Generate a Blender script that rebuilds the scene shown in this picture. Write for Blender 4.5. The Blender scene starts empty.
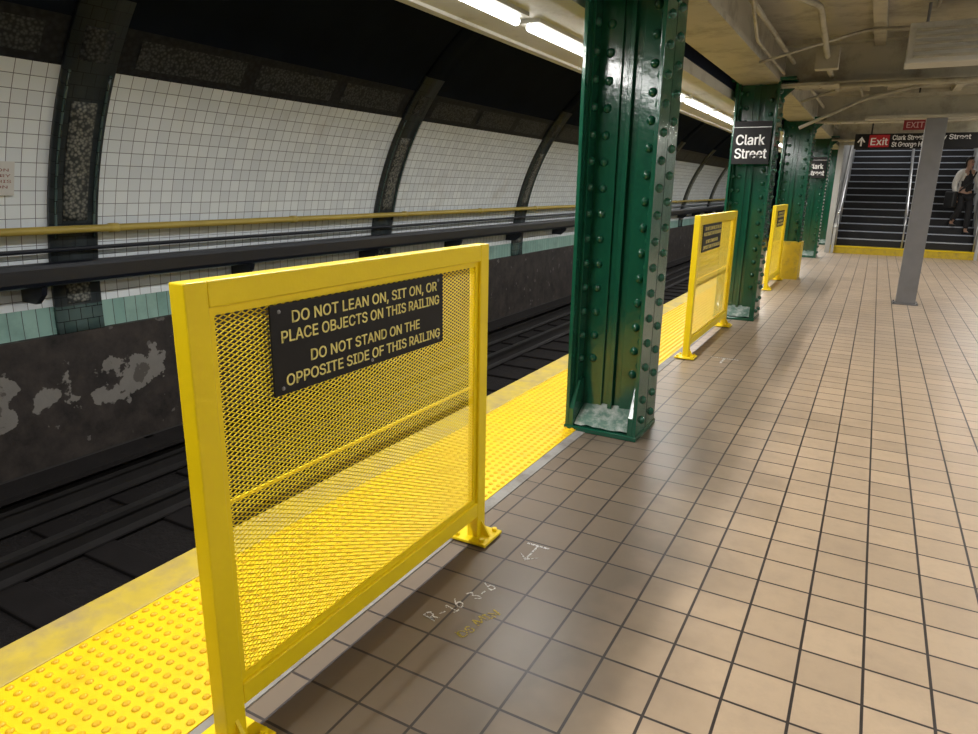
import bpy, math, random, os
from mathutils import Vector, Matrix
random.seed(7)
S=bpy.context.scene
COL=S.collection
S.view_settings.view_transform='Standard'
H=1.45
FONT=None
try:
    d=os.path.join(bpy.utils.system_resource('DATAFILES'),'fonts')
    for f in ('Inter.woff2','droidsans.ttf'):
        if os.path.exists(os.path.join(d,f)):
            FONT=bpy.data.fonts.load(os.path.join(d,f)); break
except Exception as ex: print('font fallback',ex)
# ---------------------------------------------------------------- materials
def nd(nt,t,**k):
    n=nt.nodes.new(t)
    for a,b in k.items(): setattr(n,a,b)
    return n
def base(name,rough=.5,metal=0.,spec=.5):
    m=bpy.data.materials.new(name); m.use_nodes=True
    nt=m.node_tree; b=nt.nodes['Principled BSDF']
    b.inputs['Roughness'].default_value=rough; b.inputs['Metallic'].default_value=metal
    b.inputs['Specular IOR Level'].default_value=spec
    return m,nt,b
def c4(c): return (c[0],c[1],c[2],1)
def pos(nt,scale=None):
    g=nd(nt,'ShaderNodeNewGeometry')
    return g.outputs['Position']
def noise(nt,vec,scale,detail=4,rough=.6):
    n=nd(nt,'ShaderNodeTexNoise'); n.inputs['Scale'].default_value=scale
    n.inputs['Detail'].default_value=detail; n.inputs['Roughness'].default_value=rough
    nt.links.new(vec,n.inputs['Vector']); return n.outputs['Fac']
def ramp(nt,fac,a,b,c0=(0,0,0),c1=(1,1,1)):
    r=nd(nt,'ShaderNodeValToRGB'); r.color_ramp.elements[0].position=a; r.color_ramp.elements[1].position=b
    r.color_ramp.elements[0].color=c4(c0); r.color_ramp.elements[1].color=c4(c1)
    nt.links.new(fac,r.inputs['Fac']); return r.outputs['Color']
def mix(nt,fac,a,b,mode='MIX'):
    m=nd(nt,'ShaderNodeMix',data_type='RGBA',blend_type=mode)
    if isinstance(fac,(int,float)): m.inputs[0].default_value=fac
    else: nt.links.new(fac,m.inputs[0])
    for i,x in ((6,a),(7,b)):
        if isinstance(x,tuple): m.inputs[i].default_value=c4(x)
        else: nt.links.new(x,m.inputs[i])
    return m.outputs[2]
def math_(nt,op,a,b=None,clamp=False):
    m=nd(nt,'ShaderNodeMath',operation=op,use_clamp=clamp)
    for i,x in enumerate((a,b)):
        if x is None: continue
        if isinstance(x,(int,float)): m.inputs[i].default_value=x
        else: nt.links.new(x,m.inputs[i])
    return m.outputs[0]
def maprange(nt,v,a,b,c=0,d=1):
    m=nd(nt,'ShaderNodeMapRange'); nt.links.new(v,m.inputs[0])
    for i,x in enumerate((a,b,c,d)): m.inputs[i+1].default_value=x
    return m.outputs[0]
def bump(nt,b,h,strength=.3,dist=.01):
    n=nd(nt,'ShaderNodeBump'); n.inputs['Strength'].default_value=strength; n.inputs['Distance'].default_value=dist
    nt.links.new(h,n.inputs['Height']); nt.links.new(n.outputs[0],b.inputs['Normal'])
def M(name,col,rough=.5,metal=0,var=.15,vs=4,bs=0,bscale=60,spec=.5,dirt=None,dlo=.5,dhi=.75,ds=3,bd=.003):
    m,nt,b=base(name,rough,metal,spec); p=pos(nt)
    n=noise(nt,p,vs)
    c=mix(nt,n,tuple(max(0,x*(1-var)) for x in col),tuple(min(1,x*(1+var)) for x in col))
    if dirt:
        n2=noise(nt,p,ds,8,.7); c=mix(nt,ramp(nt,n2,dlo,dhi),c,dirt)
    nt.links.new(c,b.inputs['Base Color'])
    if bs: bump(nt,b,noise(nt,p,bscale,3),bs,bd)
    return m
def EM(name,col,s):
    m,nt,b=base(name); b.inputs['Base Color'].default_value=c4(col)
    b.inputs['Emission Color'].default_value=c4(col); b.inputs['Emission Strength'].default_value=s
    return m
yellow=M('yellow_paint',(.84,.62,.004),.36,var=.06,vs=6,bs=.15,bscale=90)
yellow_dirty=M('yellow_tactile',(.86,.58,.002),.42,var=.12,vs=3,dirt=(.46,.29,.01),dlo=.52,dhi=.85,ds=7,bs=.5,bscale=220)
yellow_dome=M('yellow_worn_dome',(.70,.42,.002),.45,var=.2,vs=9)
yellow_edge=M('worn_platform_edge',(.50,.37,.04),.6,var=.25,vs=8,dirt=(.30,.23,.12),dlo=.42,dhi=.75,ds=6)
yellow_foot=M('worn_yellow_foot_paint',(.62,.44,.02),.5,var=.25,vs=8,dirt=(.28,.20,.07),dlo=.5,dhi=.8,ds=9)
green=M('green_gloss_paint',(.009,.080,.044),.13,var=.3,vs=5,bs=.35,bscale=22,bd=.003,dirt=(.004,.032,.020),dlo=.5,dhi=.85,ds=5,spec=.6)
black=M('black_enamel',(.008,.008,.009),.4,var=.1)
signblack=M('sign_black',(.008,.008,.009),.5,var=.2,vs=12,spec=.3)
letter_y=M('yellow_lettering',(.80,.69,.22),.5,var=.05)
letter_w=M('white_lettering',(.85,.85,.85),.5,var=.03)
notice_m=M('notice_plate_white',(.62,.62,.6),.5,var=.05)
def chalkmat(name,col):
    m,nt,b=base(name,.9); p=pos(nt); n=noise(nt,p,140,3,.7)
    c=mix(nt,ramp(nt,n,.40,.55),(.13,.105,.085),col); nt.links.new(c,b.inputs['Base Color']); return m
chalk_w=chalkmat('white_chalk',(.75,.75,.73)); chalk_y=chalkmat('yellow_chalk',(.62,.48,.05))
red=M('red_enamel',(.45,.01,.02),.4,var=.05)
red_dim=M('dim_red_enamel',(.20,.006,.01),.5,var=.1)
letter_dim=M('dim_lettering',(.5,.3,.3),.5,var=.1)
cream=M('cream_ceiling_paint',(.42,.40,.32),.6,var=.25,vs=1.5,bs=.25,bscale=14,dirt=(.11,.09,.065),dlo=.48,dhi=.8,ds=2.3)
cream2=M('cream_soffit',(.50,.50,.46),.5,var=.12,vs=2,dirt=(.2,.18,.14),dlo=.55,dhi=.85,ds=3)
steel=M('grey_steel',(.23,.23,.24),.4,metal=.35,var=.2)
stainless=M('stainless_steel',(.62,.62,.63),.28,metal=.8,var=.08)
railsteel=M('rail_steel',(.04,.037,.037),.45,metal=.6,var=.3)
tie=M('tarred_timber',(.012,.010,.010),.9,var=.4,bs=.6,bscale=40,spec=.2)
ballast=M('dirty_trackbed',(.014,.012,.012),.95,var=.5,vs=12,bs=.8,bscale=30,spec=.2,bd=.02)
concrete=M('concrete_grey',(.26,.25,.23),.8,var=.2,vs=10,bs=.3,dirt=(.12,.10,.08),dlo=.45,dhi=.7,ds=5)
concrete_d=M('dark_concrete',(.035,.031,.030),.8,var=.3,vs=6,bs=.4)
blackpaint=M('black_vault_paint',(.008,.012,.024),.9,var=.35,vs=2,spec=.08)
conduit=M('black_conduit',(.006,.008,.014),.35,var=.3)
brass=M('ochre_pipe_paint',(.45,.34,.07),.35,var=.25,vs=3)
darkgrey=M('dark_stair_stone',(.010,.010,.012),.6,var=.3)
nosing_m=M('grey_nosing',(.42,.46,.54),.5,var=.1)
whitewall=M('white_stair_tile',(.5,.5,.48),.35,var=.1)
skin_m=M('skin',(.40,.24,.17),.5,var=.05)
hair_m=M('dark_hair',(.012,.008,.006),.5,var=.3)
coat_m=M('white_coat_cloth',(.70,.69,.66),.8,var=.08,vs=20)
trouser_m=M('black_trouser_cloth',(.015,.015,.018),.8,var=.2,vs=20)
tube_m=EM('lamp_tube_glow',(1,.98,.95),9)
def peel():
    m,nt,b=base('peeling_wall',.6,spec=.3); p=pos(nt)
    sx=nd(nt,'ShaderNodeSeparateXYZ'); nt.links.new(p,sx.inputs[0])
    n=noise(nt,p,2.6,7,.56); n3=noise(nt,p,4,8,.7); n4=noise(nt,p,6,6,.55)
    zz=maprange(nt,sx.outputs['Z'],-.65,-.36,-.18,.075)
    zz3=maprange(nt,sx.outputs['Z'],-.12,.02,0,-.2)
    zz2=maprange(nt,sx.outputs['Y'],3.9,4.7,.0,-.22)
    f=math_(nt,'ADD',math_(nt,'ADD',math_(nt,'ADD',n,zz),zz2),zz3)
    c=mix(nt,ramp(nt,n3,.3,.75),(.010,.009,.009),(.06,.048,.042))
    c=mix(nt,ramp(nt,n4,.655,.665),c,(.11,.10,.095))
    c=mix(nt,ramp(nt,f,.553,.563),c,mix(nt,n3,(.13,.12,.11),(.24,.225,.205)))
    c=mix(nt,ramp(nt,f,.675,.685),c,(.09,.08,.07))
    nt.links.new(c,b.inputs['Base Color']); bump(nt,b,f,.5,.02); return m
peelm=peel()
def walltile():
    m,nt,b=base('white_wall_tile',.16)
    uv=nd(nt,'ShaderNodeUVMap').outputs[0]
    br=nd(nt,'ShaderNodeTexBrick',offset=0,squash=1)
    nt.links.new(uv,br.inputs['Vector'])
    for k,v in (('Scale',1),('Mortar Size',.0027),('Mortar Smooth',.1),('Brick Width',.108),('Row Height',.108),('Bias',0)): br.inputs[k].default_value=v
    br.inputs['Color1'].default_value=(.80,.85,.88,1); br.inputs['Color2'].default_value=(.70,.75,.79,1); br.inputs['Mortar'].default_value=(.18,.185,.20,1)
    n=noise(nt,uv,1.2,6,.6); c=mix(nt,ramp(nt,n,.6,1),br.outputs['Color'],(.42,.38,.30))
    nt.links.new(c,b.inputs['Base Color']); h=math_(nt,'SUBTRACT',1,br.outputs['Fac']); bump(nt,b,h,.3,.003); return m
wt=walltile()
def bandtile(name,c1,c2,w,h,mort,mc=(.05,.05,.05),rough=.3):
    m,nt,b=base(name,rough); uv=nd(nt,'ShaderNodeUVMap').outputs[0]
    br=nd(nt,'ShaderNodeTexBrick',offset=.5,squash=1); nt.links.new(uv,br.inputs['Vector'])
    for k,v in (('Scale',1),('Mortar Size',mort),('Mortar Smooth',.1),('Brick Width',w),('Row Height',h),('Bias',0)): br.inputs[k].default_value=v
    br.inputs['Color1'].default_value=c4(c1); br.inputs['Color2'].default_value=c4(c2); br.inputs['Mortar'].default_value=c4(mc)
    n=noise(nt,uv,3,5,.6); c=mix(nt,ramp(nt,n,.5,.95),br.outputs['Color'],tuple(x*.4 for x in c1))
    nt.links.new(c,b.inputs['Base Color']); return m
greenband=bandtile('green_band_tile',(.22,.38,.34),(.30,.46,.41),.108,.3,.003)
ribm=bandtile('dark_rib_tile',(.030,.037,.040),(.042,.052,.055),.1,.1,.003,(.010,.011,.014),.3)
ribgreen=bandtile('rib_green_edge_tile',(.06,.10,.095),(.09,.13,.125),.1,.1,.003,(.015,.015,.015),.25)
def mosaic(name,a,bc,sc):
    m,nt,b=base(name,.45,spec=.25); uv=nd(nt,'ShaderNodeUVMap').outputs[0]
    v=nd(nt,'ShaderNodeTexVoronoi'); v.inputs['Scale'].default_value=sc; nt.links.new(uv,v.inputs['Vector'])
    c=ramp(nt,v.outputs['Distance'],.2,.7,a,bc); nt.links.new(c,b.inputs['Base Color']); return m
mos=mosaic('grey_green_mosaic',(.24,.24,.21),(.04,.045,.045),42)
mosd=mosaic('dark_frieze_mosaic',(.024,.028,.036),(.012,.014,.020),25)
frz=mosaic('frieze_mosaic',(.085,.09,.10),(.02,.024,.030),42)
TS=.182
def floortile():
    m,nt,b=base('tan_floor_tile',.4,spec=.42); p=pos(nt)
    mp=nd(nt,'ShaderNodeMapping'); nt.links.new(p,mp.inputs[0]); mp.inputs['Location'].default_value=(50*TS+.02,50*TS,0)
    br=nd(nt,'ShaderNodeTexBrick',offset=0,squash=1); nt.links.new(mp.outputs[0],br.inputs['Vector'])
    for k,v in (('Scale',1),('Mortar Size',.0048),('Mortar Smooth',.2),('Brick Width',TS),('Row Height',TS),('Bias',0)): br.inputs[k].default_value=v
    br.inputs['Color1'].default_value=(.57,.425,.285,1); br.inputs['Color2'].default_value=(.47,.35,.235,1); br.inputs['Mortar'].default_value=(.05,.035,.028,1)
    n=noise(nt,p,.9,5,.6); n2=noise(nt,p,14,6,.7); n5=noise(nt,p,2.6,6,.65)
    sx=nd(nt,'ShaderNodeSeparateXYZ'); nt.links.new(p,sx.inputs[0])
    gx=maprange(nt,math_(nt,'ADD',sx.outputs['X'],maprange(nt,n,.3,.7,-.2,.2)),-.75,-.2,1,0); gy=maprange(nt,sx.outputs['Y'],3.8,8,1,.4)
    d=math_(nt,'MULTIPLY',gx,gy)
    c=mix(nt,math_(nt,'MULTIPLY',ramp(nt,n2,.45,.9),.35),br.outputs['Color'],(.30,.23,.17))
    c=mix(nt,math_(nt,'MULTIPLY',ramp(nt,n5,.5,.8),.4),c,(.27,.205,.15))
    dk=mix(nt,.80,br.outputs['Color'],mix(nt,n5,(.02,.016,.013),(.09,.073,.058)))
    c=mix(nt,math_(nt,'MULTIPLY',d,.95),c,dk)  # dark band along platform edge: grime plus shadow painted into the tile colour
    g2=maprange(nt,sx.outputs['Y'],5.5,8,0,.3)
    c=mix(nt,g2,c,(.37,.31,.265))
    c=mix(nt,br.outputs['Fac'],c,(.038,.029,.025))
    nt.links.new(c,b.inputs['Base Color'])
    nt.links.new(maprange(nt,n,.3,.7,.33,.46),b.inputs['Roughness'])
    bump(nt,b,math_(nt,'SUBTRACT',1,br.outputs['Fac']),.4,.003); return m
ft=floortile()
# ---------------------------------------------------------------- mesh builder
class MB:
    def __init__(s): s.v=[];s.f=[];s.m=[]
    def add(s,vs,fs,mi=0):
        o=len(s.v); s.v+= [tuple(v) for v in vs]; s.f+=[tuple(i+o for i in f) for f in fs]; s.m+=[mi]*len(fs)
    def box(s,x0,x1,y0,y1,z0,z1,mi=0):
        vs=[(x,y,z) for x in (x0,x1) for y in (y0,y1) for z in (z0,z1)]
        s.add(vs,[(0,1,3,2),(4,6,7,5),(0,4,5,1),(2,3,7,6),(0,2,6,4),(1,5,7,3)],mi); return s
    def prism(s,poly,axis,a,b,mi=0):
        def P(q,t):
            return (t,q[0],q[1]) if axis==0 else ((q[0],t,q[1]) if axis==1 else (q[0],q[1],t))
        n=len(poly); vs=[P(q,a) for q in poly]+[P(q,b) for q in poly]
        fs=[tuple(range(n)),tuple(range(2*n-1,n-1,-1))]+[(i,i+n,(i+1)%n+n,(i+1)%n) for i in range(n)]
        s.add(vs,fs,mi); return s
    def tube(s,path,r,seg=10,mi=0):
        path=[Vector(p) for p in path]; rings=[]
        for i,p in enumerate(path):
            t=(path[min(i+1,len(path)-1)]-path[max(i-1,0)]).normalized()
            up=Vector((0,0,1)) if abs(t.z)<.9 else Vector((1,0,0))
            a=t.cross(up).normalized(); b=t.cross(a)
            rings.append([p+a*r*math.cos(2*math.pi*k/seg)+b*r*math.sin(2*math.pi*k/seg) for k in range(seg)])
        vs=[v for R in rings for v in R]; fs=[]
        for i in range(len(rings)-1):
            for k in range(seg): fs.append((i*seg+k,i*seg+(k+1)%seg,(i+1)*seg+(k+1)%seg,(i+1)*seg+k))
        fs.append(tuple(range(seg))); e=(len(rings)-1)*seg; fs.append(tuple(range(e+seg-1,e-1,-1)))
        s.add(vs,fs,mi); return s
    def dome(s,c,n,r,h,seg=8,mi=0,flat=.55):
        c=Vector(c); n=Vector(n).normalized(); up=Vector((0,0,1)) if abs(n.z)<.9 else Vector((1,0,0))
        a=n.cross(up).normalized(); b=n.cross(a)
        vs=[]
        for rr,hh in ((r,0),(r*.8,h*.6),(r*flat*.8,h)):
            vs+=[c+n*hh+a*rr*math.cos(2*math.pi*k/seg)+b*rr*math.sin(2*math.pi*k/seg) for k in range(seg)]
        fs=[]
        for i in range(2):
            for k in range(seg): fs.append((i*seg+k,i*seg+(k+1)%seg,(i+1)*seg+(k+1)%seg,(i+1)*seg+k))
        fs.append(tuple(range(2*seg,3*seg))); s.add(vs,fs,mi); return s
def setp(o,label=None,category=None,kind=None,group=None):
    if label:o['label']=label
    if category:o['category']=category
    if kind:o['kind']=kind
    if group:o['group']=group
import bmesh
def mk(name,mb,mats,loc=(0,0,0),parent=None,bevel=0,smooth=False,**k):
    me=bpy.data.meshes.new(name); L=Vector(loc)
    me.from_pydata([tuple(Vector(v)-L) for v in mb.v],[],mb.f)
    for m in (mats if isinstance(mats,(list,tuple)) else [mats]): me.materials.append(m)
    for p,mi in zip(me.polygons,mb.m): p.material_index=mi; p.use_smooth=smooth
    bm=bmesh.new(); bm.from_mesh(me); bmesh.ops.recalc_face_normals(bm,faces=bm.faces); bm.to_mesh(me); bm.free()
    o=bpy.data.objects.new(name,me); COL.objects.link(o)
    if parent: o.parent=parent; o.location=L-parent.matrix_world.translation
    else: o.location=L
    if bevel:
        b=o.modifiers.new('bevel','BEVEL'); b.width=bevel; b.segments=2; b.limit_method='ANGLE'
    setp(o,**k); 
    bpy.context.view_layer.update()
    return o
def empty(name,loc,**k):
    o=bpy.data.objects.new(name,None); COL.objects.link(o); o.location=loc; o.empty_display_size=.1; setp(o,**k)
    bpy.context.view_layer.update(); return o
def textmesh(body,size,align,space,extr):
    cu=bpy.data.curves.new('t','FONT'); cu.body=body; cu.size=size; cu.align_x=align; cu.align_y='CENTER'
    if FONT: cu.font=FONT
    cu.extrude=extr; cu.space_line=space; cu.resolution_u=6
    t=bpy.data.objects.new('t',cu); COL.objects.link(t); bpy.context.view_layer.update()
    me=bpy.data.meshes.new_from_object(t.evaluated_get(bpy.context.evaluated_depsgraph_get()))
    bpy.data.objects.remove(t); return me
_h=textmesh('H',1,'CENTER',1,0)
if len(_h.vertices)<4: FONT=None; _h=textmesh('H',1,'CENTER',1,0)
CAP=max(v.co.y for v in _h.vertices)-min(v.co.y for v in _h.vertices)
def text(name,body,size,mat,R,loc,parent=None,align='CENTER',bold=0,space=1.0,extr=.0006,width=None,cap=None,jit=0,**k):
    """bold = fraction of cap height by which strokes are thickened"""
    if cap: size=cap/CAP
    me=textmesh(body,size,align,space,extr)
    if width:
        xs=[v.co.x for v in me.vertices]; w=max(xs)-min(xs)
        for v in me.vertices: v.co.x*=width/w
    V=[v.co.copy() for v in me.vertices]; F=[tuple(p.vertices) for p in me.polygons]
    b=bold*size*CAP; offs=[(0,0)]
    if b: offs=[(b*x,b*y) for x,y in ((0,0),(1,0),(-1,0),(0,.7),(0,-.7),(.7,.5),(-.7,-.5),(.7,-.5),(-.7,.5))]
    vs=[];fs=[]
    for i,(dx,dy) in enumerate(offs):
        o=len(vs); vs+=[(v.x+dx,v.y+dy,v.z+i*.00002) for v in V]; fs+=[tuple(q+o for q in f) for f in F]
    if jit: vs=[(x+jit*math.sin(x*60+y*40),y+jit*math.sin(x*45+1)*2,z) for x,y,z in vs]
    me=bpy.data.meshes.new(name); me.from_pydata(vs,[],fs); me.materials.append(mat)
    o=bpy.data.objects.new(name,me); COL.objects.link(o)
    m=Matrix.Translation(Vector(loc))@R.to_4x4()
    if parent: o.parent=parent; m=Matrix.Translation(-parent.matrix_world.translation)@m
    o.matrix_basis=m; setp(o,**k); bpy.context.view_layer.update(); return o
def RM(a,b,c): return Matrix((a,b,c)).transposed()
R_SOUTH=RM((1,0,0),(0,0,1),(0,-1,0))
R_EAST=RM((0,1,0),(0,0,1),(1,0,0))
# ---------------------------------------------------------------- setting
EY=42
wx=lambda z: -2.2-math.sqrt(max(0,12.96-(z-.3)**2))
def arcstrip(name,z0,z1,n,y0,y1,off,mats,sel,**k):
    me=bpy.data.meshes.new(name); vs=[];fs=[];uv=[];mi=[];s=0;prev=None
    for i in range(n+1):
        z=z0+(z1-z0)*i/n; x=wx(z)+off
        if prev: s+=math.hypot(x-prev[0],z-prev[1])
        prev=(x,z); vs+=[(x,y0,z),(x,y1,z)]; uv+=[(y0,s),(y1,s)]
    for i in range(n):
        fs.append((2*i,2*i+1,2*i+3,2*i+2)); mi.append(sel(z0+(z1-z0)*(i+.5)/n))
    me.from_pydata(vs,[],fs)
    for m in mats: me.materials.append(m)
    l=me.uv_layers.new(name='UVMap')
    for p in me.polygons:
        p.material_index=mi[p.index]; p.use_smooth=True
        for li in p.loop_indices: l.data[li].uv=uv[me.loops[li].vertex_index]
    o=bpy.data.objects.new(name,me); COL.objects.link(o); setp(o,**k); return o
def sel(z): return 0 if z<.43 else (1 if z<2.22 else (2 if z<2.52 else 3))
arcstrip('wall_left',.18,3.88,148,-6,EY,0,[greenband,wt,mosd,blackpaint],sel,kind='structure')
mk('wall_left_bench',MB().box(-6.3,-5.74,-6,EY,-1.1,.2),peelm,kind='structure')
mk('trim_1',MB().box(-5.76,-5.5,-6,EY,-1.1,-.88),concrete_d,kind='structure')
mk('floor_trackbed',MB().box(-6.3,-2.2,-6,EY,-1.3,-1.01),ballast,kind='structure')
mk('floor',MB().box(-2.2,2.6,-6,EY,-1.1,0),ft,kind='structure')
mk('wall_right',MB().box(2.5,2.7,-6,EY,0,3.1),whitewall,kind='structure')
mk('wall_back',MB().box(-6.3,2.6,EY,EY+.2,-1.2,5),blackpaint,kind='structure')
mk('wall_front',MB().box(-6.3,2.6,-6.2,-6,-1.2,5),blackpaint,kind='structure')
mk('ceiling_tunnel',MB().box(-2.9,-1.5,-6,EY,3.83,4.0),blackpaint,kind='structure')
mb=MB(); mb.box(-1.62,2.6,-6,18.75,2.95,3.1); mb.box(-1.62,-.95,18.75,EY,2.95,3.1); mk('ceiling',mb,cream,kind='structure')
mk('wall_track_fascia',MB().box(-1.64,-1.55,-6,EY,2.5,3.95),blackpaint,kind='structure')
mb=MB(); mb.box(-2.44,-1.57,-6,EY,2.44,2.56); mb.box(-2.46,-2.40,-6,EY,2.42,2.62); mb.box(-1.66,-1.56,-6,EY,2.40,2.62)
mk('ceiling_soffit',mb,cream2,kind='structure')
mb=MB(); mb.box(-1.45,-1.1,-6,EY,2.6,2.95); mb.box(-1.48,-1.07,-6,EY,2.55,2.6); mk('trim_2',mb,cream,kind='structure')
mk('trim_3',MB().box(-1.43,-1.37,-6,EY,0,.006),concrete,kind='structure')
mk('trim_4',MB().box(-2.235,-2.045,-6,EY,-.14,.010),yellow_edge,bevel=.008,kind='structure')
mb=MB(); mb.box(-2.04,-1.43,-6,EY,0,.010)
sp=.0435
for j in range(330):
    y=.15+j*sp
    if y>14: break
    for i in range(14):
        mb.dome((-2.018+i*sp,y,.010),(0,0,1),.0130,.0075,8,mi=1)
for k in range(0,24):
    mb.box(-2.04,-1.43,k*.605+.12-.0025,k*.605+.12+.0025,.010,.0115)
mk('tactile_paving_strip',mb,[yellow_dirty,yellow_dome],loc=(-1.735,0,0),label='yellow tactile warning strip with truncated domes along platform edge',category='tactile paving')
for i in range(8):
    yc=3.3+4.1*i
    o=arcstrip('trim_%d'%(5+i),.2,3.8,48,yc-.19,yc+.19,.05,[ribm,ribgreen,blackpaint],lambda z:1 if z<.43 else (0 if z<2.7 else 2),kind='structure')
    so=o.modifiers.new('s','SOLIDIFY'); so.thickness=.05; so.offset=-1
    for (a,b,c,d,m_,nb,off) in ((1.12,2.0,-.095,.095,mos,20,.062),(.45,.62,-.095,.095,mos,30,.062),(.98,2.2,-.165,-.145,ribgreen,40,.060),(.98,2.2,.145,.165,ribgreen,50,.060),(2.27,2.48,-.11,.11,frz,90,.062)):
        o2=arcstrip('x',a,b,12,yc+c,yc+d,off,[m_],lambda z:0,kind='structure'); o2.name='trim_%d'%(nb+i)
        so=o2.modifiers.new('s','SOLIDIFY'); so.thickness=.012; so.offset=-1
pn=60
for i in range(-1,6):
    ya=3.3+4.1*i+.3; 
    for k in range(3):
        a=ya+k*1.18; o=arcstrip('x',2.28,2.47,4,a+.06,a+1.08,.012,[frz],lambda z:0,kind='structure'); o.name='trim_%d'%pn; pn+=1
# wall pipes
px=-5.53
pp=mk('wall_pipe',MB().tube([(px,-5.5,1.06),(px,EY-1,1.06)],.03,12),brass,loc=(px,0,1.06),smooth=True,label='ochre painted pipe running along tiled tunnel wall',category='pipe')
for k in range(14):
    mk('coupling',MB().tube([(px,-.6+2.05*k,1.06),(px,-.52+2.05*k,1.06)],.038,12),brass,loc=(px,-.56+2.05*k,1.06),parent=pp,smooth=True)
    y=.2+2.05*k; mk('bracket',MB().box(wx(1.06)-.02,px,y-.015,y+.015,1.03,1.05),conduit,loc=(px,y,1.06),parent=pp)
cd=mk('cable_duct',MB().box(-5.58,-5.46,-5.5,EY-1,.64,.82),conduit,loc=(-5.52,0,.73),bevel=.04,label='thick black cable duct along tunnel wall on brackets',category='cable duct')
for k in range(18):
    y=.85+2.05*k; mb=MB(); mb.prism([(wx(.7)-.03,.50),(-5.6,.50),(-5.5,.58),(-5.48,.64),(wx(.7)-.03,.64)],1,y-.02,y+.02)
    mk('bracket',mb,conduit,loc=(-5.52,y,.73),parent=cd)
mk('thin_wall_conduit',MB().tube([(-5.62,-5.5,.9),(-5.62,EY-1,.9)],.018,8),conduit,loc=(-5.62,0,.9),label='thin black conduit along tunnel wall',category='conduit')
def rail(x):
    mb=MB(); p=[(-.07,0),(.07,0),(.07,.012),(.012,.03),(.012,.12),(.036,.13),(.036,.16),(-.036,.16),(-.036,.13),(-.012,.12),(-.012,.03),(-.07,.012)]
    mb.prism([(x+a,-.98+b) for a,b in p],1,-5.8,EY-.2); return mb
for x in (-4.4,-2.96): mk('running_rail',rail(x),railsteel,loc=(x,0,-.98),label='dark steel running rail in the track trench',category='rail',group='running rails')
mk('third_rail',rail(-5.08),railsteel,loc=(-5.08,0,-.98),label='dark steel power rail beside the track',category='rail')
pbd=mk('protection_board',MB().box(-5.26,-4.98,-5.8,EY-.2,-.74,-.70),tie,loc=(-5.12,0,-1.1),label='dark timber cover board above power rail',category='cover board')
for k in range(14): mk('support',MB().box(-5.26,-5.22,-1+2.2*k,-.92+2.2*k,-1.02,-.70),tie,loc=(-5.24,-1+2.2*k,-1.0),parent=pbd)
mb0=MB(); mb0.box(-5.0,-2.5,-.11,.11,-1.03,-.985); t0=None
for k in range(34):
    y=-.6+.6*k
    if t0 is None: t0=mk('railway_tie',mb0,tie,loc=(-3.7,0,-1.03),bevel=.01,label='dark timber tie under the rails',category='railway tie',group='track ties'); t0.location.y=y
    else:
        o=t0.copy(); COL.objects.link(o); o.location.y=y
# ---------------------------------------------------------------- columns
def column_mesh():
    mb=MB(); h=2.56; fx=.2225; d=.2
    for s in (-1,1):
        a,b=sorted((s*fx,s*(fx-.022))); mb.box(a,b,-d,d,.03,h)
        for q in (-1,1):
            a,b=sorted((s*(fx-.022),s*(fx-.038))); y0,y1=sorted((q*.012,q*.13)); mb.box(a,b,y0,y1,.03,h)
            a,b=sorted((s*(fx-.022),s*(fx-.165))); y0,y1=sorted((q*.008,q*.026)); mb.box(a,b,y0,y1,.03,h)
        mb.prism([(s*fx,h-.17),(s*(fx+.14),h-.04),(s*(fx+.14),h),(s*fx,h)],1,-.012,.012)
    for q in (-1,1):
        y0,y1=sorted((q*.026,q*.040)); mb.box(-.014,.014,y0,y1,.03,h)
    mb.box(-fx,fx,-.008,.008,.03,h); mb.box(-fx-.15,fx+.15,-d-.04,d+.04,h,h+.03)
    return mb
def rivets():
    mb=MB(); h=2.56; fx=.2225; z=.36; R_=.026; HH=.021
    while z<h-.05:
        for q in (-1,1):
            for s in (-1,1):
                mb.dome((s*(fx-.095),q*.026,z+(.07 if s<0 else 0)),(0,q,0),R_,HH,14)
                mb.dome((s*fx,q*.095,z+(.075 if q<0 else 0)),(s,0,0),R_,HH,14)
                mb.dome((s*(fx-.038),q*.085,z+.075),(-s,0,0),R_,HH,14)
        z+=.145
    for z in (.11,.235):
        for s in (-1,1):
            for yy in (-.095,.095): mb.dome((s*fx,yy,z),(s,0,0),R_,HH,14)
    return mb
def stiff():
    mb=MB(); fx=.2225
    for s in (-1,1):
        mb.prism([(-.2,.03),(-.2,.14),(-.11,.30),(.11,.30),(.2,.14),(.2,.03)],0,*sorted((s*(fx-.022),s*(fx-.052))))
    return mb
CX=-1.282; CY=[3.925+4.43*k for k in range(6)]
def shift(mb,dx,dy,dz=0):
    mb.v=[(a+dx,b+dy,c+dz) for a,b,c in mb.v]; return mb
proto=[]
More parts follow.
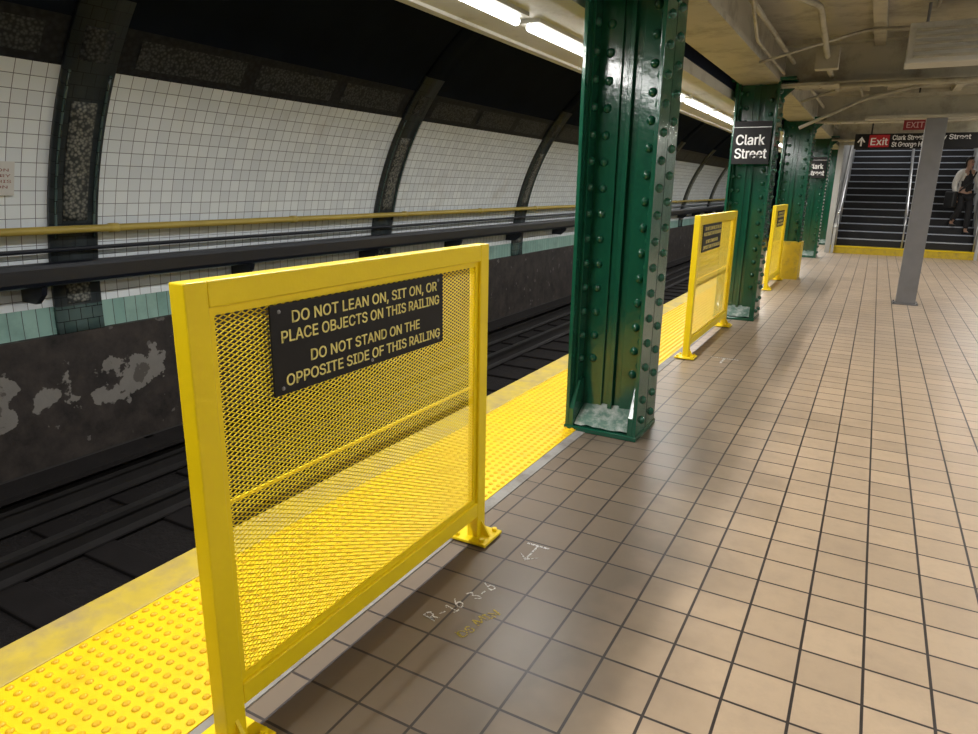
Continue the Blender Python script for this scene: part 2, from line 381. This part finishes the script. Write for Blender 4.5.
for k,y in enumerate(CY):
    lab='riveted green steel column with glossy paint on tiled platform'
    e=empty('steel_column',(CX,y,0),label=lab if k!=2 else 'riveted dark green steel column with yellow painted foot',category='column',group='platform columns')
    if k==0:
        a=mk('shaft',shift(column_mesh(),CX,y),green,loc=(CX,y,0),parent=e,bevel=.003)
        r=mk('rivets',shift(rivets(),CX,y),green,loc=(CX,y,0),parent=e,smooth=True,kind='stuff')
        sf=mk('foot_stiffener',shift(stiff(),CX,y),green,loc=(CX,y,0),parent=e,bevel=.003)
        mb=MB(); mb.box(-.229,.229,-.208,.208,0,.032); 
        b=mk('base_plate',shift(mb,CX,y),green,loc=(CX,y,0),parent=e,bevel=.006)
        mb=MB(); 
        for q in (-1,1):
            gr=[[(-.168+.336*i/8, q*(.01+.175*j/5), .036+(.10*(1-j/5)**.8)+random.uniform(0,.012)) for j in range(6)] for i in range(9)]
            vs=[v for r_ in gr for v in r_]; fs=[(i*6+j,i*6+j+1,(i+1)*6+j+1,(i+1)*6+j) for i in range(8) for j in range(5)]
            mb.add(vs,fs)
        cc=mk('concrete_fill',shift(mb,CX,y),M('chipped_foot_fill',(.09,.17,.13),.6,var=.4,vs=20,dirt=(.42,.44,.41),dlo=.45,dhi=.65,ds=11),loc=(CX,y,0),parent=e,label='chipped pale concrete fill in column foot',smooth=True)
        proto=[a,r,sf,b,cc]
    else:
        for p in proto:
            o=p.copy(); COL.objects.link(o); o.parent=e; o.matrix_parent_inverse=Matrix.Identity(4); o.location=p.location
    if k==2:
        mb=MB(); mb.prism([(-.255,-.235),(.255,-.235),(.255,.235),(-.255,.235)],2,0,.62)
        mk('foot_cladding',shift(mb,CX,y),yellow_foot,loc=(CX,y,0),parent=e,label='yellow sheet cladding around column foot')
    bpy.context.view_layer.update()
def station_sign(y):
    yf=y-.235
    s=mk('station_sign',MB().box(CX-.19,CX+.19,yf-.02,yf,1.72,2.16),signblack,loc=(CX,yf,1.72),label='black station sign plate with white lettering on green column',category='sign',group='station name signs')
    mk('white_line',MB().box(CX-.19,CX+.19,yf-.023,yf-.02,2.095,2.101),letter_w,loc=(CX,yf,1.72),parent=s)
    for z in (1.8,2.03): mk('bracket',MB().box(CX-.15,CX+.15,yf,yf+.04,z,z+.03),black,loc=(CX,yf,z),parent=s)
    text('lettering','Clark',1,letter_w,R_SOUTH,(CX-.015,yf-.022,1.97),s,bold=.03,cap=.10,width=.29)
    text('lettering','Street',1,letter_w,R_SOUTH,(CX+.0,yf-.022,1.83),s,bold=.03,cap=.10,width=.325)
station_sign(CY[1]); station_sign(CY[3])
# ---------------------------------------------------------------- fences
FX0,FX1=-1.328,-1.277
def fence(y0,y1,lwd,swd,sy0,first=False,hw=.00135):
    yc=(y0+y1)/2; w=.062; top=1.235; xm=(FX0+FX1)/2; P=(xm,yc,0)
    e=empty('railing_panel',P,label='yellow steel railing panel with expanded metal mesh and black warning sign' if first else 'yellow steel mesh railing panel standing by platform edge',category='railing',group='yellow railing panels')
    mb=MB()
    mb.prism([(y0,.012),(y0+w,.012),(y0+w,top),(y0,top)],0,FX0,FX1)
    mb.prism([(y1-w,.012),(y1,.012),(y1,top),(y1-w,top)],0,FX0,FX1)
    mb.prism([(y0+w,top-w),(y1-w,top-w),(y1-w,top),(y0+w,top)],0,FX0,FX1)
    mb.box(FX0,FX1,y0+w,y1-w,.115,.115+w)
    mk('frame',mb,yellow,loc=P,parent=e,bevel=.004)
    a0,a1,b0,b1=y0+w,y1-w,.115+w,top-w
    mb=MB(); xi=FX1-.012; t=.020
    mb.box(xi-.006,xi,a0,a1,b0,b0+t); mb.box(xi-.006,xi,a0,a1,b1-t,b1); mb.box(xi-.0062,xi-.0002,a0,a0+t,b0,b1); mb.box(xi-.0062,xi-.0002,a1-t,a1,b0,b1)
    mk('retaining_strip',mb,yellow,loc=P,parent=e)
    mk('middle_rail',MB().box(FX0+.004,FX0+.012,a0,a1,.666,.674),yellow,loc=P,parent=e)
    mb=MB(); xz=xi-.012; dp=.0009
    ncol=int((a1-a0)/(lwd/2)); sx=(a1-a0)/ncol; nrow=int((b1-b0)/(swd/2)); sz=(b1-b0)/nrow
    vs=[];fs=[]
    for r in range(nrow):
        o=len(vs)
        for k in range(ncol+1):
            z=b0+r*sz+(sz if (k+r)%2 else 0); y=a0+k*sx
            vs+=[(xz+dp,y,z-hw),(xz+dp,y,z+hw),(xz-dp,y,z+hw),(xz-dp,y,z-hw)]
        for k in range(ncol):
            p=o+4*k
            for q in range(4): fs.append((p+q,p+(q+1)%4,p+4+(q+1)%4,p+4+q))
    mb.add(vs,fs); mk('mesh_infill',mb,yellow,loc=P,parent=e,label='yellow expanded metal diamond mesh')
    for yy in (y0+w/2,y1-w/2):
        fp=mk('foot_plate',MB().box(xm-.085,xm+.085,yy-.075,yy+.075,0.008,.02),yellow,loc=(xm,yy,0),parent=e,bevel=.002)
        for a in (-1,1):
            for b in (-1,1): mk('bolt',MB().tube([(xm+a*.06,yy+b*.055,.018),(xm+a*.06,yy+b*.055,.034)],.011,6),yellow,loc=(xm+a*.06,yy+b*.055,.02),parent=fp)
        mk('gusset',MB().prism([(xm+.025,.02),(xm+.07,.02),(xm+.025,.09)],1,yy-.005,yy+.005),yellow,loc=(xm,yy,0),parent=fp)
    s0,s1=sy0,sy0+.79; z0,z1=.915,1.152
    s=mk('warning_sign',MB().box(FX1-.008,FX1-.002,s0,s1,z0,z1),signblack,loc=(FX1,(s0+s1)/2,z0),parent=e,bevel=.002,label='black rectangular sign with yellow capital lettering')
    yc2=(s0+s1)/2; hh=z1-z0
    for L,fz,w_,c_,dy in (('DO NOT LEAN ON, SIT ON, OR',.845,.675,.0300,.015),('PLACE OBJECTS ON THIS RAILING',.645,.73,.0300,.003),('DO NOT STAND ON THE',.365,.51,.0300,-.005),('OPPOSITE SIDE OF THIS RAILING',.155,.725,.0300,.01)):
        text('lettering',L,1,letter_y,R_EAST,(FX1-.0012,yc2+dy,z0+hh*fz),s,bold=.025,width=w_,cap=c_)
    pts=[(yy,zz) for yy in (s0+.03,s1-.03) for zz in (z0+.018,z1-.018)]+[(yc2,z0+.016)]
    for yy,zz in pts: mk('screw',MB().dome((FX1-.002,yy,zz),(1,0,0),.006,.003),steel,loc=(FX1,yy,zz),parent=s)
fence(.957,2.31,.027,.0126,1.195,True)
fence(5.95,7.70,.04,.020,6.12,hw=.0024)
fence(10.9,12.35,.06,.030,11.2,hw=.0035)
# ---------------------------------------------------------------- ceiling beams (structure)
n=100
for k,y in enumerate(CY[:4]):
    mb=MB(); mb.box(-1.06,2.5,y-.15,y+.15,2.50,2.53); mb.box(-1.06,2.5,y-.012,y+.012,2.53,2.95); mb.box(-1.06,2.5,y-.15,y+.15,2.90,2.95)
    x=-.9
    while x<2.5:
        mb.dome((x,y-.1,2.5),(0,0,-1),.016,.012); mb.dome((x,y+.1,2.5),(0,0,-1),.016,.012); x+=.2
    mk('trim_%d'%n,mb,cream,kind='structure'); n+=1
mb=MB(); mb.box(-.3,2.5,10.58,10.82,2.36,2.40); mb.box(-.3,2.5,10.69,10.71,2.40,2.62); mb.box(-.3,2.5,10.58,10.82,2.62,2.66); mb.box(-.3,-.1,10.62,10.78,2.66,2.95)
mk('trim_%d'%n,mb,cream,kind='structure'); n+=1
for x in (-.2,.75,1.7):
    mk('trim_%d'%n,MB().box(x-.05,x+.05,-6,18.7,2.86,2.95),cream,kind='structure'); n+=1
SR=2.12
mk('wall_stair_header',MB().box(-.95,2.5,18.65,18.8,2.5,4.2),cream,kind='structure')
mk('wall_stair_left',MB().box(-1.0,-.88,18.8,26,0,6.2),whitewall,kind='structure')
mk('wall_stair_right',MB().box(SR,SR+.12,18.8,26,0,6.2),whitewall,kind='structure')
mk('wall_stair_back',MB().box(-1.0,SR+.12,25.9,26.1,0,6.2),darkgrey,kind='structure')
mk('ceiling_stair',MB().prism([(18.8,4.1),(26,6.2),(26,6.4),(18.8,4.3)],0,-1,SR+.12),darkgrey,kind='structure')
e=empty('staircase',(.55,18.8,0),label='wide dark staircase with pale nosings and yellow bottom step',category='staircase')
st=None; ns=None
for i in range(20):
    y=18.8+.29*i; z=.172*(i+1)
    if i==0:
        mk('step',MB().box(-.88,SR,y,y+.30,z-.172,z),yellow_foot,loc=(.55,y,0),parent=e,label='yellow painted bottom step')
    elif st is None:
        st=mk('step',MB().box(-.88,SR,y,y+.30,z-.172,z),darkgrey,loc=(.55,y,z),parent=e)
        ns=mk('nosing',MB().box(-.88,SR,y-.012,y+.035,z-.020,z+.004),nosing_m,loc=(.55,y,z),parent=e)
        mk('nosing',MB().box(-.88,SR,18.79,18.83,.15,.178),yellow,loc=(.55,18.8,.17),parent=e,label='yellow step nosing')
    else:
        for q in (st,ns):
            o=q.copy(); COL.objects.link(o); o.parent=e; o.location=(0,y-18.8,z)
for x,xs in ((-.78,-1),(2.02,1),(.62,0)):
    path=[(x,18.55,.95),(x,18.75,1.0)]+[(x,18.8+.29*i,1.0+.172*i) for i in range(1,20)]
    hr=mk('handrail',MB().tube(path,.024 if xs else .018,8),stainless,loc=(x,18.8,0),parent=e,smooth=True,label='stainless handrail')
    for i in (0,3,6,9,12): mk('baluster',MB().tube([(x,18.9+.29*i,.17*(i+1)),(x,18.9+.29*i,1.03+.172*i)],.016,8),stainless,loc=(x,18.9+.29*i,0),parent=hr,smooth=True)
    if xs:
        xx=x-.05 if xs<0 else x+.05
        mk('side_parapet',MB().prism([(18.7,0),(24.6,3.44),(24.6,4.2),(18.7,.62)],0,xx-.03,xx+.03),whitewall,loc=(x,18.8,0),parent=e,label='pale sloping side panel')
# ---------------------------------------------------------------- grey post
xp,yp=.50,10.7
e=empty('support_post',(xp,yp,0),label='grey painted square steel post standing on tiled floor',category='post')
mk('shaft',MB().box(xp-.115,xp+.115,yp-.09,yp+.09,.012,2.36),steel,loc=(xp,yp,0),parent=e,bevel=.008)
bp=mk('base_plate',MB().box(xp-.15,xp+.15,yp-.12,yp+.12,0,.014),steel,loc=(xp,yp,0),parent=e)
for a in (-1,1):
    for b in (-1,1): mk('bolt',MB().tube([(xp+a*.133,yp+b*.1,.012),(xp+a*.133,yp+b*.1,.03)],.012,6),steel,loc=(xp+a*.133,yp+b*.1,.012),parent=bp)
# ---------------------------------------------------------------- exit sign
ys=16.0; x0,x1=-.58,1.85; z0,z1=2.27,2.55
s=mk('exit_sign',MB().box(x0,x1,ys-.04,ys+.04,z0,z1),signblack,loc=((x0+x1)/2,ys,z0),bevel=.005,label='long black overhead exit sign with red block and white lettering',category='sign')
mk('red_block',MB().box(-.33,.02,ys-.044,ys-.04,z0+.03,z1-.02),red,loc=(0,ys,z0),parent=s)
text('lettering','Exit',1,letter_w,R_SOUTH,(-.155,ys-.046,2.405),s,bold=.03,cap=.13,width=.29)
text('lettering','Clark Street',1,letter_w,R_SOUTH,(.32,ys-.042,2.475),s,bold=.03,cap=.085,width=.50)
text('lettering','Henry Street',1,letter_w,R_SOUTH,(.97,ys-.042,2.475),s,bold=.03,cap=.085,width=.72)
text('lettering','St George Hotel',1,letter_w,R_SOUTH,(.40,ys-.042,2.35),s,bold=.03,cap=.085,width=.66)
mb=MB(); yy=ys-.045; ax=-.46
mb.add([(ax-.015,yy,2.32),(ax+.015,yy,2.32),(ax+.015,yy,2.45),(ax-.015,yy,2.45)],[(0,1,2,3)])
mb.add([(ax-.07,yy,2.40),(ax-.05,yy,2.385),(ax,yy,2.455),(ax+.05,yy,2.385),(ax+.07,yy,2.40),(ax,yy,2.50)],[(0,1,2,5),(2,3,4,5)])
mk('arrow',mb,letter_w,loc=(ax,ys,z0),parent=s,label='white upward arrow')
for x in (-.3,1.5): mk('hanger',MB().tube([(x,ys,z1),(x,ys,2.95)],.015,8),black,loc=(x,ys,z1),parent=s)
s=mk('small_exit_sign',MB().box(.17,.47,12.5,12.56,2.36,2.50),red_dim,loc=(.31,12.53,2.36),label='small red exit sign under ceiling beam',category='sign')
text('lettering','EXIT',1,letter_dim,R_SOUTH,(.32,12.498,2.43),s,bold=.03,cap=.08,width=.22)
mk('hanger',MB().tube([(.31,12.53,2.5),(.31,12.53,2.95)],.012,8),black,loc=(.31,12.53,2.5),parent=s)
s=mk('ceiling_vent_box',MB().box(.03,.95,6.95,7.25,2.47,2.78),cream2,loc=(.49,7.1,2.47),bevel=.01,label='cream louvered metal box hanging below ceiling',category='ventilation box')
for i in range(5): mk('louver',MB().box(.08,.90,6.93,6.95,2.51+i*.05,2.53+i*.05),cream,loc=(.49,6.94,2.51+i*.05),parent=s)
for x in (.15,.83): mk('hanger',MB().tube([(x,7.1,2.78),(x,7.1,2.95)],.012,8),steel,loc=(x,7.1,2.78),parent=s)
def pipe(path,r,mat=cream,lab='painted conduit pipe under the ceiling'):
    mb=MB(); P=[Vector(p) for p in path]; out=[P[0]]
    for i in range(1,len(P)-1):
        a=P[i]+(P[i-1]-P[i]).normalized()*.09; b=P[i]+(P[i+1]-P[i]).normalized()*.09
        for t in range(6):
            t/=5; out.append(a*(1-t)**2+P[i]*2*t*(1-t)+b*t*t)
    out.append(P[-1]); mb.tube(out,r,10)
    mk('ceiling_conduit',mb,mat,loc=path[0],smooth=True,label=lab,category='conduit',group='ceiling conduits')
pipe([(-.85,-1,2.83),(-.85,5.6,2.83),(-.6,6.3,2.83),(-.6,7.9,2.6),(-.6,9.5,2.6)],.026)
pipe([(-.72,-1,2.88),(-.72,4.9,2.88),(.2,5.3,2.88),(.2,6.9,2.88)],.014)
pipe([(-.98,-1,2.75),(-.98,18,2.75)],.02)
pipe([(-.90,-1,2.72),(-.90,5.0,2.72),(-1.02,6.2,2.60),(-1.02,8.0,2.60)],.013)
pipe([(-1.05,6.6,2.5),(-.3,7.4,2.84),(1.9,7.6,2.84)],.012)
pipe([(-1.0,9.6,2.5),(.1,9.9,2.86),(1.4,9.9,2.86)],.016)
pipe([(-1.05,10.3,2.25),(-.35,10.5,2.6),(.3,10.5,2.75),(1.8,10.5,2.75)],.022)
pipe([(-.5,8.05,2.47),(2.4,8.05,2.47)],.022)
pipe([(-1.0,13.5,2.8),(2.4,13.5,2.8)],.025)
pipe([(-.45,8.6,2.9),(-.45,18.4,2.9)],.02)
pipe([(1.25,-1,2.9),(1.25,18.4,2.9)],.018)
mk('junction_box',MB().box(-.7,-.5,7.5,7.62,2.55,2.75),cream,loc=(-.6,7.56,2.55),bevel=.005,label='small painted junction box on ceiling conduit',category='junction box')
# ---------------------------------------------------------------- lamps
def lamp(x,y,z,w,length=1.2,grp='edge tube lamps'):
    o=mk('tube_lamp',MB().box(x-.075,x+.075,y-length/2,y+length/2,z+.022,z+.046 if z<2.5 else 2.95),cream2,loc=(x,y,z+.035),label='fluorescent tube lamp fixed under pale soffit',category='lamp',group=grp)
    mk('tube',MB().tube([(x,y-length/2+.02,z),(x,y+length/2-.02,z)],.024,10),tube_m,loc=(x,y,z+.035),parent=o,smooth=True)
    l=bpy.data.lights.new('lamp_light','AREA'); l.shape='RECTANGLE'; l.size=.07; l.size_y=length*.95; l.energy=w; l.color=(1,.99,.965)
    lo=bpy.data.objects.new('lamp_light',l); COL.objects.link(lo); lo.location=(x,y,z-.03); lo.rotation_euler=(0,0,0)
for k in range(-3,24):
    y=3.38+1.34*k
    lamp(-2.03,y,2.395,29)
for k in range(7):
    y=-.5+2.9*k
    if abs(y-CY[0])<.8: y+=.6
    lamp(2.1,y,2.72,38,grp='inner tube lamps')
l=bpy.data.lights.new('stair_light','AREA'); l.shape='RECTANGLE'; l.size=1.2; l.size_y=.2; l.energy=45; l.color=(1,.98,.96)
lo=bpy.data.objects.new('stair_light',l); COL.objects.link(lo); lo.location=(.5,21,4.4)
# ---------------------------------------------------------------- floor markings
R_FL=lambda a: RM((math.cos(a),math.sin(a),0),(-math.sin(a),math.cos(a),0),(0,0,1))
def chalk(b,u,cap,w,mat,ang,lab):
    o=text('floor_marking',b,1,mat,R_FL(ang),(u[0],u[1],.0012),extr=.0003,width=w,cap=cap,jit=.0035); setp(o,lab,'floor marking')
chalk('R-16  3-6',(-1.11,1.85),.055,.30,chalk_w,math.radians(72),'white chalk numbers written on floor tiles')
chalk('DS MIN',(-1.00,1.77),.036,.19,chalk_y,math.radians(76),'yellow chalk letters written on floor tiles')
mb=MB(); cx,cy=-1.04,2.34
mb.box(cx-.05,cx+.05,cy,cy+.010,.0005,.0015); mb.box(cx-.004,cx+.004,cy-.12,cy,.0005,.0015)
mb.prism([(cx-.04,cy-.08),(cx-.033,cy-.088),(cx,cy-.125),(cx+.033,cy-.088),(cx+.04,cy-.08),(cx,cy-.11)],2,.0005,.0015)
mk('floor_marking',mb,chalk_w,loc=(cx,cy,0),label='white chalk arrow drawn on floor tile',category='floor marking')
mb=MB(); cx,cy=-1.0,6.15
mb.box(cx-.12,cx+.12,cy,cy+.015,.0005,.0015); mb.box(cx-.008,cx+.008,cy-.18,cy,.0005,.0015)
mk('floor_marking',mb,chalk_w,loc=(cx,cy,0),label='white chalk tee mark on floor tile',category='floor marking')
z0,z1=1.32,1.56; yn0,yn1=2.50,2.845
wp=lambda z,off=.05: wx(z)+off
mb=MB(); mb.add([(wp(z0),yn0,z0),(wp(z0),yn1,z0),(wp(z1),yn1,z1),(wp(z1),yn0,z1),(wp(z0)-.05,yn0,z0),(wp(z0)-.05,yn1,z0),(wp(z1)-.05,yn1,z1),(wp(z1)-.05,yn0,z1)],[(0,1,2,3),(4,7,6,5),(0,4,5,1),(1,5,6,2),(2,6,7,3),(3,7,4,0)])
s=mk('wall_notice',mb,notice_m,loc=(wp(z0),(yn0+yn1)/2,z0),label='white notice plate with small lettering on tiled tunnel wall',category='notice')
tl=math.atan2(wx(z1)-wx(z0),z1-z0); RN=RM((0,1,0),(math.sin(tl),0,math.cos(tl)),(math.cos(tl),0,-math.sin(tl)))
text('lettering','CAUTION\nNO ENTRY\nPAST THIS\nSECTION',.042,M('notice_ink',(.25,.06,.05),.6),RN,(wp((z0+z1)/2)+.003,(yn0+yn1)/2,(z0+z1)/2),s,space=1.0,width=.30)
o=arcstrip('name_tablet',1.35,1.95,8,17.0,18.9,.03,[black],lambda z:0,label='dark name tablet with pale border on tiled tunnel wall',category='sign')
o=arcstrip('tablet_border',1.30,2.0,8,16.9,19.0,.02,[M('tablet_border',(.3,.28,.22),.5)],lambda z:0); o.parent=bpy.data.objects['name_tablet']
# ---------------------------------------------------------------- person
def skinobj(name,pts,edges,mat,parent,loc,root=0,sub=1,**k):
    me=bpy.data.meshes.new(name); me.from_pydata([p[0] for p in pts],edges,[])
    o=bpy.data.objects.new(name,me); COL.objects.link(o)
    me.materials.append(mat)
    sk=o.modifiers.new('skin','SKIN'); sk.use_smooth_shade=True
    for i,p in enumerate(pts):
        r=p[1]; r=r if isinstance(r,tuple) else (r,r)
        me.skin_vertices[0].data[i].radius=r; me.skin_vertices[0].data[i].use_root=(i==root)
    su=o.modifiers.new('sub','SUBSURF'); su.levels=sub; su.render_levels=sub
    if parent: o.parent=parent
    else: o.location=loc
    setp(o,**k); return o
pts=[((0,0,.96),(.13,.10)),((0,0,1.12),(.115,.09)),((0,.01,1.30),(.14,.10)),((0,.01,1.42),(.10,.08)),((0,.005,1.50),.05),
 ((0,-.01,1.57),(.065,.075)),((0,-.015,1.64),(.075,.09)),((0,-.01,1.70),(.055,.065))]
edges=[(i,i+1) for i in range(7)]
def ap(p,r,par):
    pts.append((p,r)); edges.append((par,len(pts)-1)); return len(pts)-1
def arm(s,el,wr,fdir):
    a=ap((s*.17,.01,1.41),.055,3); b=ap(el,.042,a); c=ap(wr,.027,b)
    W=Vector(wr); F=Vector(fdir).normalized(); side=Vector((0,1,0)) if abs(F.y)<.7 else Vector((0,0,1))
    pm=ap(tuple(W+F*.06),(.032,.018),c)
    for i,(o_,ln) in enumerate(((-.03,.075),(-.01,.085),(.01,.08),(.03,.062))):
        q=ap(tuple(W+F*.09+side*o_),.0095,pm); q2=ap(tuple(W+F*(.09+ln*.55)+side*o_*1.1+Vector((-s*.008,0,0))),.009,q); ap(tuple(W+F*(.09+ln)+side*o_*1.1+Vector((-s*.03,0,0))),.008,q2)
    q=ap(tuple(W+F*.04-side*.045),.011,pm); ap(tuple(W+F*.075-side*.065),.009,q)
arm(1,(.27,.02,1.16),(.26,-.14,1.0),(0,-.8,-.4)); arm(-1,(-.25,.04,1.14),(-.24,-.06,.90),(0,-.2,-1))
def leg(s,kn,an):
    a=ap((s*.095,0,.90),.085,0); b=ap(kn,.058,a); c=ap(an,.038,b); d=ap((an[0],an[1]-.10,an[2]-.045),.034,c); ap((an[0],an[1]-.17,an[2]-.055),.028,d)
LK,LA=(.10,-.12,.50),(.10,-.10,.085); RK,RA=(-.10,-.10,.60),(-.10,.16,.257)
leg(1,LK,LA); leg(-1,RK,RA)
PL=(1.72,19.59,.516)
pb=skinobj('person',pts,edges,skin_m,None,PL,label='person in pale open coat and black clothes on the stairs',category='person')
pb.rotation_euler=(0,0,math.radians(28))
skinobj('sweater',[((0,0,.90),(.145,.115)),((0,0,1.08),(.135,.108)),((0,.005,1.30),(.15,.115)),((0,.005,1.43),(.09,.085)),((0,.0,1.50),(.062,.062))],[(0,1),(1,2),(2,3),(3,4)],trouser_m,pb,None,label='black sweater')
jp=[((0,.045,.66),(.19,.10)),((0,.04,.95),(.165,.10)),((0,.035,1.30),(.165,.11)),((0,.03,1.43),(.11,.085)),((0,.03,1.49),(.075,.06)),
 ((.18,.01,1.41),.078),((.27,.02,1.16),.065),((.262,-.12,1.02),.052),((-.18,.01,1.41),.078),((-.25,.04,1.14),.065),((-.242,-.04,.94),.052)]
skinobj('open_coat',jp,[(0,1),(1,2),(2,3),(3,4),(3,5),(5,6),(6,7),(3,8),(8,9),(9,10)],coat_m,pb,None,label='pale open coat')
tp=[((0,0,.94),(.15,.115)),((.095,0,.86),.105),(LK,.08),((LA[0],LA[1],LA[2]+.04),.06),((-.095,0,.86),.105),(RK,.08),((RA[0],RA[1],RA[2]+.04),.06)]
skinobj('trousers',tp,[(0,1),(1,2),(2,3),(0,4),(4,5),(5,6)],trouser_m,pb,None)
for A in (LA,RA):
    skinobj('shoe',[((A[0],A[1]+.03,A[2]-.04),(.045,.045)),((A[0],A[1]-.08,A[2]-.045),(.045,.038)),((A[0],A[1]-.19,A[2]-.052),(.036,.028))],[(0,1),(1,2)],black,pb,None)
skinobj('hair',[((0,.06,1.50),(.065,.04)),((0,.045,1.66),(.088,.07)),((0,.0,1.735),(.07,.05)),((0,-.06,1.73),(.05,.025))],[(0,1),(1,2),(2,3)],hair_m,pb,None)
skinobj('bag_strap',[((.12,-.10,1.43),.018),((0,-.16,1.2),.018),((-.20,-.10,.98),.018)],[(0,1),(1,2)],black,pb,None)
bg=mk('shoulder_bag',MB().box(-.36,-.24,-.16,.16,.62,.98),black,bevel=.03,label='black bag'); bg.parent=pb
for s in (-1,1):
    ey=mk('eye',MB().dome((s*.03,-.098,1.635),(0,-1,0),.010,.006),black); ey.parent=pb
no=mk('nose',MB().prism([(-.09,1.60),(-.135,1.605),(-.095,1.64)],0,-.012,.012),skin_m,bevel=.005); no.parent=pb
no=mk('mouth',MB().box(-.025,.025,-.093,-.085,1.572,1.58),red,bevel=.003); no.parent=pb
# ---------------------------------------------------------------- world + camera
w=bpy.data.worlds.new('world'); S.world=w; w.use_nodes=True
w.node_tree.nodes['Background'].inputs[0].default_value=(.5,.5,.5,1); w.node_tree.nodes['Background'].inputs[1].default_value=.1
cam=bpy.data.cameras.new('camera'); co=bpy.data.objects.new('camera',cam); COL.objects.link(co)
rx=Vector((.87409,.48549,.01659)); dn=Vector((.13888,-.21729,-.96625)); fw=Vector((-.4655,.8468,-.25712))
m=Matrix((rx,-dn,-fw)).transposed().to_4x4(); m.translation=(0,0,H); co.matrix_world=m
cam.sensor_width=36; cam.lens=682/978*36; cam.clip_start=.05; cam.clip_end=100
S.camera=co
